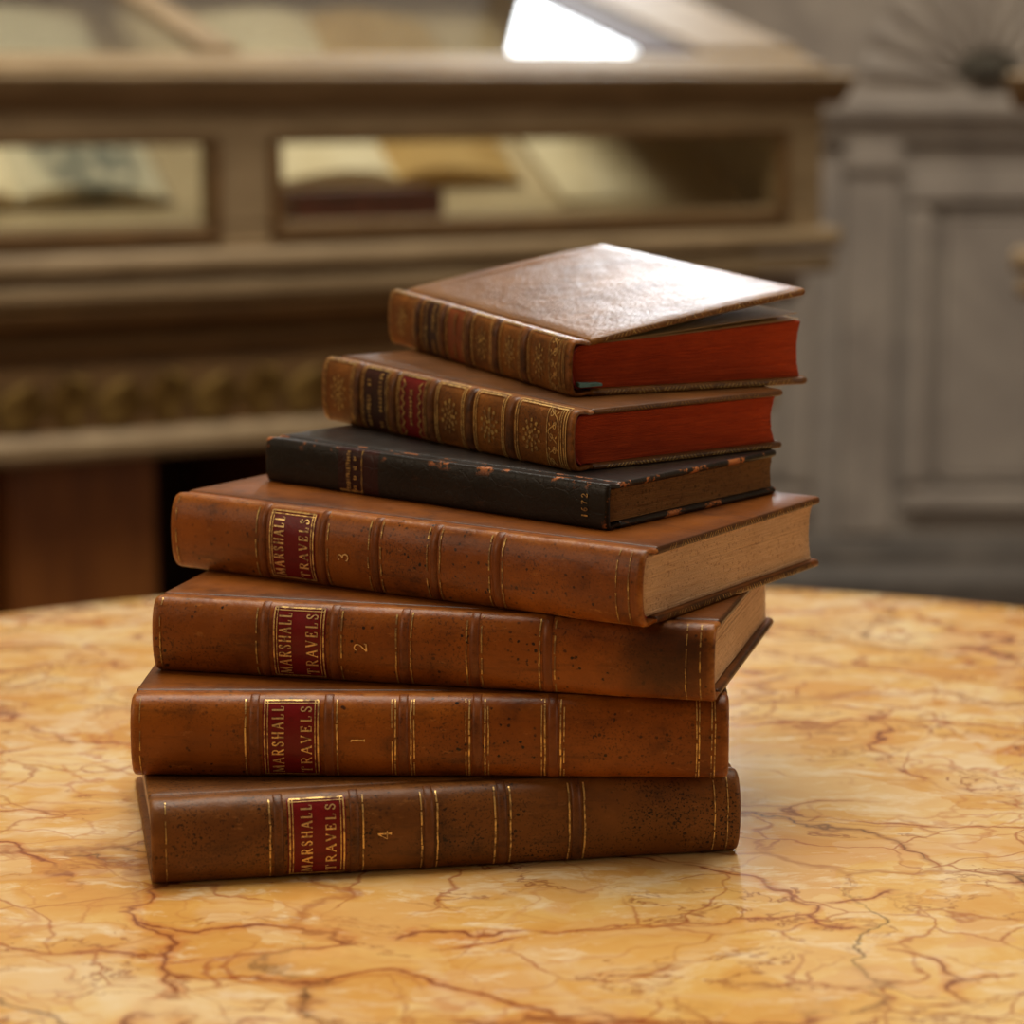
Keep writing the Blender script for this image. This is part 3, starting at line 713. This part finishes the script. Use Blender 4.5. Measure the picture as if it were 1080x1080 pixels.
def travels(key, num, name_extra, plane, B, lm, cm, label):
    b = Book('leather_book', label, GV, *FIT[key], plane, B, 2.35, lm, cm, M['pages'])
    bands = [.0445, .0712, .0978, .1242, .1512] if key != 'v3' else [.0465, .0747, .0995, .1261, .1535]
    for u in bands: b.band(u, .0038, .0008, M['band'] if key != 'v4' else M['band_dark'])
    l0, l1 = bands[0] + .0030, bands[1] - .0030
    fa, fb = (.215, .80)
    lab = b.patch('title_label', l0, l1, fa, fb, M['label_red'], b.root)
    tag(lab, 'crimson leather title label with gilt lettering')
    e0, e1 = l0 + .0008, l1 - .0008
    ga, gb = b.len * (fa + .012), b.len * (fb - .012)
    for d, wd in ((0, .0006), (.0011, .00035)):
        b.strokes('gilt_frame', [(wd, [(e0 + d, ga), (e0 + d, gb)]), (wd, [(e1 - d, ga), (e1 - d, gb)]), (wd, [(e0, gb - d), (e1, gb - d)])] + ([(wd, [(e0, ga), (e1, ga)])] if d == 0 else []), M['gilt'], lab, .00045)
    h1, o1, h2, o2 = {'v4': (.0037, .0085, .0033, .0039), 'v1': (.0040, .0076, .0037, .0032), 'v2': (.0046, .0074, .0042, .0032), 'v3': (.0046, .0074, .0042, .0032)}[key]
    mid = (ga + gb) / 2 - b.len * .012; ln = (gb - ga) * .88
    b.text('MARSHALL', l0 + o1, mid, h1, ln, M['gilt_letter'], lab)
    b.text('TRAVELS', l1 - o2, mid, h2, ln, M['gilt_letter'], lab)
    sm = b.len * (.50 if num != '3' else .47)
    b.text(num, bands[1] + .0128, sm, .0048, .0036 if num != '1' else .0026, M['gilt_letter'], b.spine, 'volume_number')
    first = True
    for i, u in enumerate(bands):
        mt = M['gilt'] if key in ('v1', 'v4') else M['gilt_old']
        g = .07 if key in ('v2', 'v3') else .015
        us = [u - .0028, u + .0028]
        if i == 0: us = [u - .0031]
        if i == 1: us = [u + .0030]
        b.rule(us, .0006, .20, .80, mt, .0003, g)
        if key == 'v1' and i > 1: b.rule([u - .0040, u + .0040], .0004, .2, .8, mt, .0003, .1)
    b.rule([b.L - .0100, b.L - .0050] if key != 'v1' else [b.L - .0115, b.L - .0106, b.L - .0062, b.L - .0050], .00042, .18, .82, M['gilt'] if key in ('v1', 'v4') else M['gilt_old'], .0003, .06)
    b.rule([.0052 if key == 'v4' else .0035], .0004, .18, .82, M['gilt_old'], .0003, .1)
    return b

bv4 = travels('v4', '4', '', flat, .0085, M['calf_dark'], M['calf_dark'], 'dull speckled brown calf book numbered 4, lying directly on the marble')
bv1 = travels('v1', '1', '', bv4.top_plane(), .0085, M['calf'], M['calf_cover'], 'tan calf book with the volume numeral 1, lying on the dull brown book')
bv2 = travels('v2', '2', '', bv1.top_plane(), .0068, M['calf_stained'], M['calf_cover'], 'tan calf book with the volume numeral 2, its tail corner stained dark')
bv3 = travels('v3', '3', '', bv2.top_plane(), .0060, M['calf'], M['calf_cover'], 'tan calf book numbered 3, lying under the thin black book')
edge_tool(bv3, bv3.lower, 0, 1, M['gilt_old'], .8); edge_tool(bv3, bv3.upper, 1, 1, M['gilt_old'], .8)

# thin black book
bk = Book('leather_book', 'thin black leather book with scuffed orange edges and rubbed gilt title', None, *FIT['bk'], bv3.top_plane(), .0026, 3.4, M['black'], M['black'], M['pages_brown'], .0026, .002)
lab = bk.patch('title_label', .0405, .0620, .20, .84, M['label_plum'], bk.root, .00008)
tiny_text(bk, .0465, .28, .76, 7, .0022, M['gilt_old'], lab); tiny_text(bk, .0500, .28, .76, 8, .0018, M['gilt_old'], lab)
bk.strokes('gilt_frame', [(.0005, [(.0535, bk.len * .26), (.0535, bk.len * .78)]), (.0009, [(.0415, bk.len * .26), (.0535, bk.len * .26)])], M['gilt_old'], lab, .0003)
bk.text('1672', .1650, bk.len * .50, .0026, .0088, M['gilt_old'], bk.spine, 'date', .0004, .0005)

# gilt tooled book with red edges
b6 = Book('leather_book', 'brown calf book with gilt flowers on its spine and red page edges', 'gilt-tooled books with red page edges', *FIT['b6'], bk.top_plane(), .0048, 2.8, M['mottled'], M['cover6'], M['pages_red'], .0026, .003)
bd6 = [.0275, .0533, .0798, .1055, .1315]
for u in bd6: b6.band(u, .0048, .0013, M['mottled_band'])
cm6 = [(.003, .0245)] + [(a + .0035, b_ - .0035) for a, b_ in zip(bd6, bd6[1:])] + [(.1352, .1660)]
for i, (a, c) in enumerate(cm6):
    mt = M['gilt_old'] if i < 3 else M['gilt']
    Ln = b6.len; t1, t0 = Ln * .835, Ln * .17
    par = b6.spine
    if i in (1, 2):
        lab = b6.patch('title_label', a + .0012, c - .0012, .20, .81, M['label_brown'] if i == 1 else M['label_red'], b6.root, .00012); par = lab
        if i == 1:
            tiny_text(b6, a + .0055, .24, .78, 7, .0026, M['gilt_old'], lab); tiny_text(b6, c - .0050, .24, .78, 7, .0026, M['gilt_old'], lab)
        else:
            tiny_text(b6, (a + c) / 2, .26, .76, 7, .0026, M['gilt_old'], lab)
            zz = []
            for q in range(13): zz.append((a + .0030 + (.0022 if q % 2 else 0), Ln * (.22 + .045 * q)))
            z2 = [((a + c) - u_, s_) for u_, s_ in zz]
            b6.strokes('gilt_zigzag', [(.0008, zz), (.0008, z2)], M['gilt_old'], lab, .0004)
    for d in (0, .0013):
        b6.strokes('gilt_rule', [(.0005, [(a + d, t0), (a + d, t1 - d)]), (.0005, [(c - d, t0), (c - d, t1 - d)]), (.0007, [(a + d, t1 - d), (c - d, t1 - d)])], mt, par, .00045)
    if i in (0, 3, 4): flower(b6, (a + c) / 2, Ln * .50, min(.0070, (c - a) * .36), M['gilt_old'])
    if i == 5: flower(b6, a + .0100, Ln * .49, .0068, M['gilt_old'])
scroll(b6, .1548, .1612, .20, .80, M['gilt'])
b6.rule([.1545, .1618, .1630], .00045, .18, .82, M['gilt'])
edge_tool(b6, b6.lower, 0, 1, M['gilt_old']); edge_tool(b6, b6.upper, 1, 1, M['gilt_dim'])

# top book, upper board sprung open
b7 = Book('leather_book', 'topmost brown calf book, glossy upper cover sprung open over red edges', 'gilt-tooled books with red page edges', *FIT['b7'], b6.top_plane(), .0040, 2.8, M['mottled'], M['cover'], M['pages_red'], .0028, .003, fan=.0062)
bd7 = [.0322, .0569, .0816, .1068, .1321]
for u in bd7: b7.band(u, .0050, .0014, M['mottled_band'])
cm7 = [(.003, .029)] + [(a + .0036, b_ - .0036) for a, b_ in zip(bd7, bd7[1:])] + [(.1358, .1660)]
for i, (a, c) in enumerate(cm7):
    Ln = b7.len; t1, t0 = Ln * .835, Ln * .17; par = b7.spine
    mt = M['gilt_old'] if i != 3 else M['gilt']
    if i in (1, 2):
        lab = b7.patch('title_label', a + .0012, c - .0012, .20, .82, M['label_brown'] if i == 1 else M['label_rust'], b7.root, .00012); par = lab
        if i == 1:
            tiny_text(b7, a + .0050, .24, .78, 7, .0026, M['gilt_old'], lab); tiny_text(b7, c - .0050, .24, .78, 7, .0026, M['gilt_old'], lab)
        else: tiny_text(b7, (a + c) / 2, .26, .76, 6, .0026, M['gilt_dim'], lab)
    for d in (0, .0012):
        b7.strokes('gilt_rule', [(.0004, [(a + d, t0), (a + d, t1 - d)]), (.0004, [(c - d, t0), (c - d, t1 - d)]), (.0007, [(a + d, t1 - d), (c - d, t1 - d)])], mt, par, .00045)
    if i in (0, 3, 4): flower(b7, (a + c) / 2, Ln * .5, min(.0068, (c - a) * .36), M['gilt_old'])
    if i == 5: flower(b7, a + .0095, Ln * .5, .0066, M['gilt_old'])
scroll(b7, .1540, .1606, .20, .82, M['gilt'])
b7.rule([.1536, .1612, .1624], .00045, .18, .82, M['gilt_old'])
edge_tool(b7, b7.lower, 0, 1, M['gilt_old']); edge_tool(b7, b7.upper, 1, 1, M['gilt_old'], .9)
# marbled paste-down under the raised cover and two sprung leaves
def sheet(b, name, mat, fn, u0, u1, w0, w1, th=.00018, parent=None):
    nu, nw = 10, 14; vs = []; fs = []
    for k in (0, 1):
        for i in range(nu + 1):
            for j in range(nw + 1):
                u = u0 + (u1 - u0) * i / nu; w_ = w0 + (w1 - w0) * j / nw
                vs.append(fn(u, w_, k * th))
    st = nw + 1; n = (nu + 1) * st
    for i in range(nu):
        for j in range(nw):
            a = i * st + j; q = (a, a + 1, a + st + 1, a + st); fs.append(q[::-1]); fs.append(tuple(n + x for x in q))
    rim = [i * st for i in range(nu + 1)] + [nu * st + j for j in range(1, st)] + [i * st + nw for i in range(nu - 1, -1, -1)] + list(range(nw - 1, 0, -1))
    for a, c in zip(rim, rim[1:] + rim[:1]): fs.append((a, c, n + c, n + a))
    return mesh(name, vs, fs, mat, parent or b.root)
T7 = b7.T; zt = T7 - b7.tbd
sheet(b7, 'endpaper', M['marbled'], lambda u, w_, h: b7.put_up(u, w_, zt - .0003 + h), .003, b7.L - .003, .006, b7.W - .0022, parent=b7.upper)
for a in (.0012, .0032):
    sheet(b7, 'loose_leaf', M['leaf'], lambda u, w_, h, a=a: b7.M(u, w_, zt + (b7.fan + a) * (w_ / b7.W) ** 1.15 + .0002 + h - .0006 * math.sin(u * 40 + a * 900) * (w_ / b7.W)), .0032, b7.L - .0034, .006, b7.W - .0035 - a * .3)
rb = [b7.M(b7.L - .0036 + d, w_, z) for d in (0, .0046) for w_, z in ((.0006, .0040), (.0100, .0042), (.0100, .0052), (.0006, .0056))]
mesh('ribbon_marker', rb, [(0, 1, 2, 3), (4, 5, 6, 7), (0, 1, 5, 4), (1, 2, 6, 5), (2, 3, 7, 6), (3, 0, 4, 7)], M['ribbon'], b7.root, False)
# headbands at the tails of the books whose tails show
for b in (bv2, bv3, b6, b7):
    vs = []; fs = []; n = 20
    for i in range(n + 1):
        f = i / n; z = b.tbd + (b.T - 2 * b.tbd) * f
        w_ = .0004 - b.B * .78 * (1 - (2 * f - 1) ** 2) ** .7
        for k in range(8):
            a = 2 * math.pi * k / 8; vs.append(b.M(b.L - b.sq + .0006 + .0008 * math.cos(a), w_ + .0007 + .0007 * math.sin(a), z))
    for i in range(n):
        for k in range(8): fs.append((i * 8 + k, i * 8 + (k + 1) % 8, (i + 1) * 8 + (k + 1) % 8, (i + 1) * 8 + k))
    fs += [tuple(range(8)), tuple(range(n * 8, n * 8 + 8))]
    mesh('headband', vs, fs, M['headband'], b.root)

# ------------------------------------------------------------------ display cases behind
def leaf_mesh():
    vs = []; fs = []; n = 8
    for i in range(n + 1):
        t = i / n; wd = .031 * math.sin(math.pi * (t * .9 + .06)) ** .8
        for k, h in ((-1, .0), (-.5, .012), (0, .006), (.5, .012), (1, .0)):
            vs.append((k * wd + .012 * math.sin(t * 2.4), -h - .018 * t * t, -.030 + .060 * t))
    for i in range(n):
        for j in range(4): a = i * 5 + j; fs.append((a, a + 1, a + 6, a + 5))
    me = bpy.data.meshes.new('carved_leaf'); me.from_pydata(vs, [], fs); me.update(); me.materials.append(M['carving'])
    me.polygons.foreach_set('use_smooth', [True] * len(me.polygons)); return me
LEAF = leaf_mesh()
SL = math.radians(14.5)
def display_case(loc, rz, s0, s1, panes, label, leg_s, glass_end):
    """local x along the front, y back; z from the floor. ZL is the ledge."""
    r = empty('display_case', (loc[0], loc[1], 0), rz); tag(r, label, 'display case', 'glazed display cases')
    ZL = Z0 + CAM_H; D = .56
    W_, Bn = M['case_wood'], M['case_brown']
    z = lambda h: ZL + h
    # ledge mouldings (front, ends)
    ledge = [(.03, z(.002)), (-.026, z(0)), (-.034, z(-.003)), (-.033, z(-.008)), (-.022, z(-.022)), (-.018, z(-.027)), (-.012, z(-.034)), (0, z(-.043)), (.03, z(-.043))]
    prof('ledge', ledge, s0 - .03, s1 + .03, W_, r)
    prof('ledge', [(D - .03, z(0)), (D + .03, z(0)), (D + .03, z(-.03)), (D, z(-.043)), (D - .03, z(-.043))], s0 - .03, s1 + .03, W_, r)
    for a, b in ((s0 - .03, s0 + .04), (s1 - .04, s1 + .03)): box('ledge_end', a, b, .03, D - .03, z(-.043), z(0), W_, r, .006)
    # front frame
    box('top_rail', s0, s1, 0, .035, z(-.082), z(-.043), W_, r, .002)
    box('bottom_rail', s0, s1, 0, .035, z(-.21), z(-.182), W_, r, .002)
    ed = [s0] + [q for p in panes for q in p] + [s1]
    for a, b in zip(ed[0::2], ed[1::2]): box('stile', a, b, 0, .035, z(-.182), z(-.082), W_, r, .002)
    for a, b in panes:
        for q in ((a - .012, b + .012, -.085, -.074), (a - .012, b + .012, -.203, -.188), (a - .012, a + .004, -.19, -.083), (b - .004, b + .012, -.19, -.083)):
            box('glazing_bead', q[0], q[1], -.010, .004, z(q[2]), z(q[3]), Bn, r, .004)
        box('pane', a - .003, b + .003, .012, .016, z(-.186), z(-.080), M['glass'], r)
    box('end_panel', s0, s0 + .02, .035, D, z(-.21), z(-.043), W_, r); box('end_panel', s1 - .02, s1, .035, D, z(-.21), z(-.043), W_, r)
    box('back_panel', s0, s1, D - .02, D, z(-.21), z(-.03), W_, r)
    # sloping glazed lid
    y0, y1 = .0, D - .01; rise = math.tan(SL)
    def lid(nm, a, b, ya, yb, th, mat, lift=0.0, bev=.004):
        bm = bmesh.new(); bmesh.ops.create_cube(bm, size=1)
        for v in bm.verts:
            yy = ya if v.co.y < 0 else yb
            v.co = Vector((a if v.co.x < 0 else b, yy, z(0) + lift + yy * rise + (th if v.co.z > 0 else .001)))
        if bev: bmesh.ops.bevel(bm, geom=list(bm.edges), offset=bev, segments=2, affect='EDGES')
        me = bpy.data.meshes.new(nm); bm.to_mesh(me); bm.free(); return link(nm, me, mat, r, True, 30)
    lid('lid_rail', s0 - .01, s1 + .01, y0, .066, .008, W_, 0, .002)
    lid('lid_rail', s0 - .01, s1 + .01, y1 - .06, y1, .022, W_)
    mids = [(panes[i][1] + panes[i + 1][0]) / 2 for i in range(len(panes) - 1)]
    g0, g1 = glass_end
    bars = [(s0 - .01, g0 - .10)] + [(m - .026, m + .026) for m in mids] + [(g1 + .10, s1 + .01)]
    for a, b in bars: lid('lid_bar', a, b, .066, y1 - .06, .016, W_)
    for a, b in ((g0 - .10, g0), (g1, g1 + .10)): lid('lid_end_strip', a, b, .066, y1 - .06, .012, M['case_dark'])  # dark strip between the lid glass and the end bar
    cuts = [g0] + [q for m in mids for q in (m - .026, m + .026)] + [g1]
    for a, b in zip(cuts[0::2], cuts[1::2]): lid('lid_pane', a, b, .066, y1 - .06, .005, M['glass'], .006, 0)
    for a, b in ((s0, s0 + .02), (s1 - .02, s1)):
        mesh('gable', [(a, 0, z(0)), (a, y1, z(0)), (a, y1, z(y1 * rise)), (b, 0, z(0)), (b, y1, z(0)), (b, y1, z(y1 * rise))], [(0, 1, 2), (3, 4, 5), (0, 1, 4, 3), (1, 2, 5, 4), (2, 0, 3, 5)], W_, r, False)
    mesh('lid_back', [(s0, y1 - .02, z(0)), (s1, y1 - .02, z(0)), (s1, y1 - .02, z(y1 * rise)), (s0, y1 - .02, z(y1 * rise)), (s0, y1, z(0)), (s1, y1, z(0)), (s1, y1, z(y1 * rise)), (s0, y1, z(y1 * rise))],
         [(0, 1, 2, 3), (4, 5, 6, 7), (0, 1, 5, 4), (2, 3, 7, 6), (1, 2, 6, 5), (0, 3, 7, 4)], W_, r, False)
    # inside deck: a flat lip, then a slope
    dk = [(.035, z(-.20)), (.035, z(-.188)), (.16, z(-.185)), (D - .03, z(.095)), (D - .03, z(.08)), (.16, z(-.20))]
    prof('display_deck', dk, s0 + .02, s1 - .02, M['deck'], r)
    # body mouldings below the glazing
    def course(nm, h1, h0, out, mat, shape='round', inset=0.0):
        hh = h1 - h0
        if shape == 'round': p = [(.03, z(h1)), (-out + .006, z(h1)), (-out, z(h1 - hh * .3)), (-out, z(h0 + hh * .3)), (-out + .006, z(h0)), (.03, z(h0))]
        else: p = [(.03, z(h1)), (-out, z(h1)), (-out + .004, z(h1 - hh * .35)), (-out + .018, z(h1 - hh * .7)), (-out + .024, z(h0)), (.03, z(h0))]
        prof(nm, p, s0 - out + inset, s1 + out - inset, mat, r)
    course('moulding', -.211, -.240, .020, W_); course('moulding', -.247, -.272, .014, W_); course('moulding', -.279, -.312, .020, Bn, 'cove', .06)
    course('moulding', -.318, -.350, .004, Bn, 'cove', .09)
    box('body', s0 + .10, s1 - .10, .012, D - .02, z(-.43), z(-.205), Bn, r)
    box('frieze_ground', s0 + .09, s1 - .09, .0, .03, z(-.425), z(-.350), Bn, r)
    k = s0 + .13
    i = 0
    while k < s1 - .12:
        o = bpy.data.objects.new('carved_leaf', LEAF); COL.objects.link(o); o.parent = r
        o.location = (k, -.001, z(-.388)); o.rotation_euler = (0, .35 if i % 2 else -.35, 0); k += .062; i += 1
    course('base_rail', -.425, -.458, .022, M['pale_rail'], 'round', .11)
    box('underside', s0 + .1, s1 - .1, .0, D - .02, z(-.458), z(-.43), M['case_dark'], r)
    for a in leg_s:
        box('leg', a - .098, a + .098, .06, D - .1, .06, z(-.458), M['leg_wood'], r, .006)
        box('leg_foot', a - .125, a + .125, .04, D - .08, 0, .06, M['case_dark'], r, .01)
    box('stand_back', s0 + .1, s1 - .1, D - .09, D - .06, .03, z(-.458), M['case_dark'], r)
    return r
CR = math.atan2(.488, .873)
c1 = display_case((-.6, 3.0), CR, -.553, 1.18, [(-.48, .269), (.357, 1.108)], 'long khaki glazed display case with a carved frieze, behind the marble table', (.115, .511), (-.30, .92))
c2 = display_case((.612, 3.16), -CR, .03, .95, [(.10, .88)], 'display case standing against the grey panelled wall, right of the long case', (.49,), (.22, .76))

# things inside the long case, in its own frame
ZL = Z0 + CAM_H
def in_case(name, s_, y_, z_, rz=0.0, tilt=0.0):
    e = empty(name, (0, 0, 0)); m = Matrix.Translation((-.6, 3.0, 0)) @ Matrix.Rotation(CR, 4, 'Z') @ Matrix.Translation((s_, y_, z_)) @ Matrix.Rotation(rz, 4, 'Z') @ Matrix.Rotation(tilt, 4, 'X')
    e.matrix_world = m; return e
DT = math.atan2(.28, .37)
def deck_z(y): return ZL - .185 + max(0, (y - .16)) * .28 / .37
def open_book(s_, y_, label, wd, dp, m1, m2, rz=0.0):
    e = in_case('open_book', s_, y_, deck_z(y_) + .002, rz, DT); tag(e, label, 'book')
    for sg, mt in ((-1, m1), (1, m2)):
        vs = []; fs = []; n = 12; st = 3
        top = [(sg * wd * i / n, .004 + .030 * (math.sin(math.pi * min(1, (i / n) * 1.0 + .02)) ** .6) * (1 - .55 * i / n)) for i in range(n + 1)]
        for yv in (-dp / 2, dp / 2):
            for x_, zz in top: vs.append((x_, yv, zz + .004))
            for x_, zz in top: vs.append((x_, yv, .004))
        m_ = n + 1
        for i in range(n):
            fs += [(i, i + 1, 2 * m_ + i + 1, 2 * m_ + i), (m_ + i, m_ + i + 1, 3 * m_ + i + 1, 3 * m_ + i), (i, i + 1, m_ + i + 1, m_ + i), (2 * m_ + i, 2 * m_ + i + 1, 3 * m_ + i + 1, 3 * m_ + i)]
        fs += [(0, m_, 3 * m_, 2 * m_), (n, m_ + n, 3 * m_ + n, 2 * m_ + n)]
        mesh('page_half', vs, fs, mt, e)
    box('cover', -wd - .006, wd + .006, -dp / 2 - .005, dp / 2 + .005, 0, .004, M['case_brown'], e, .001)
    return e
open_book(.085, .335, 'open book with an engraved page in the long display case', .20, .38, M['paper'], M['print'])
open_book(.62, .345, 'open book with tan parchment pages in the long display case', .19, .36, M['paper'], M['tan_page'])
e = in_case('closed_book', .51, .10, ZL - .186); tag(e, 'closed dark red book lying inside the long display case', 'book')
box('cover', -.105, .105, -.045, .05, .034, .038, M['red_leather'], e, .0015); box('cover', -.105, .105, -.045, .05, 0, .004, M['red_leather'], e, .0015)
box('text_block', -.10, .10, -.040, .046, .004, .034, M['red_leather'], e); box('spine', -.105, .105, -.05, -.042, .0, .038, M['red_leather'], e, .003)
e = in_case('loose_sheet', .965, .30, deck_z(.30) + .001, .1, DT); tag(e, 'pale parchment sheet lying beside the open tan book', 'paper')
box('sheet', -.12, .12, -.16, .16, 0, .003, M['paper'], e)
e = in_case('engraved_print', -.34, .33, deck_z(.33) + .001, -.05, DT); tag(e, 'engraved print lying beside the open engraved book', 'print')
box('sheet', -.10, .10, -.16, .14, 0, .003, M['print'], e)
bpy.context.view_layer.update()
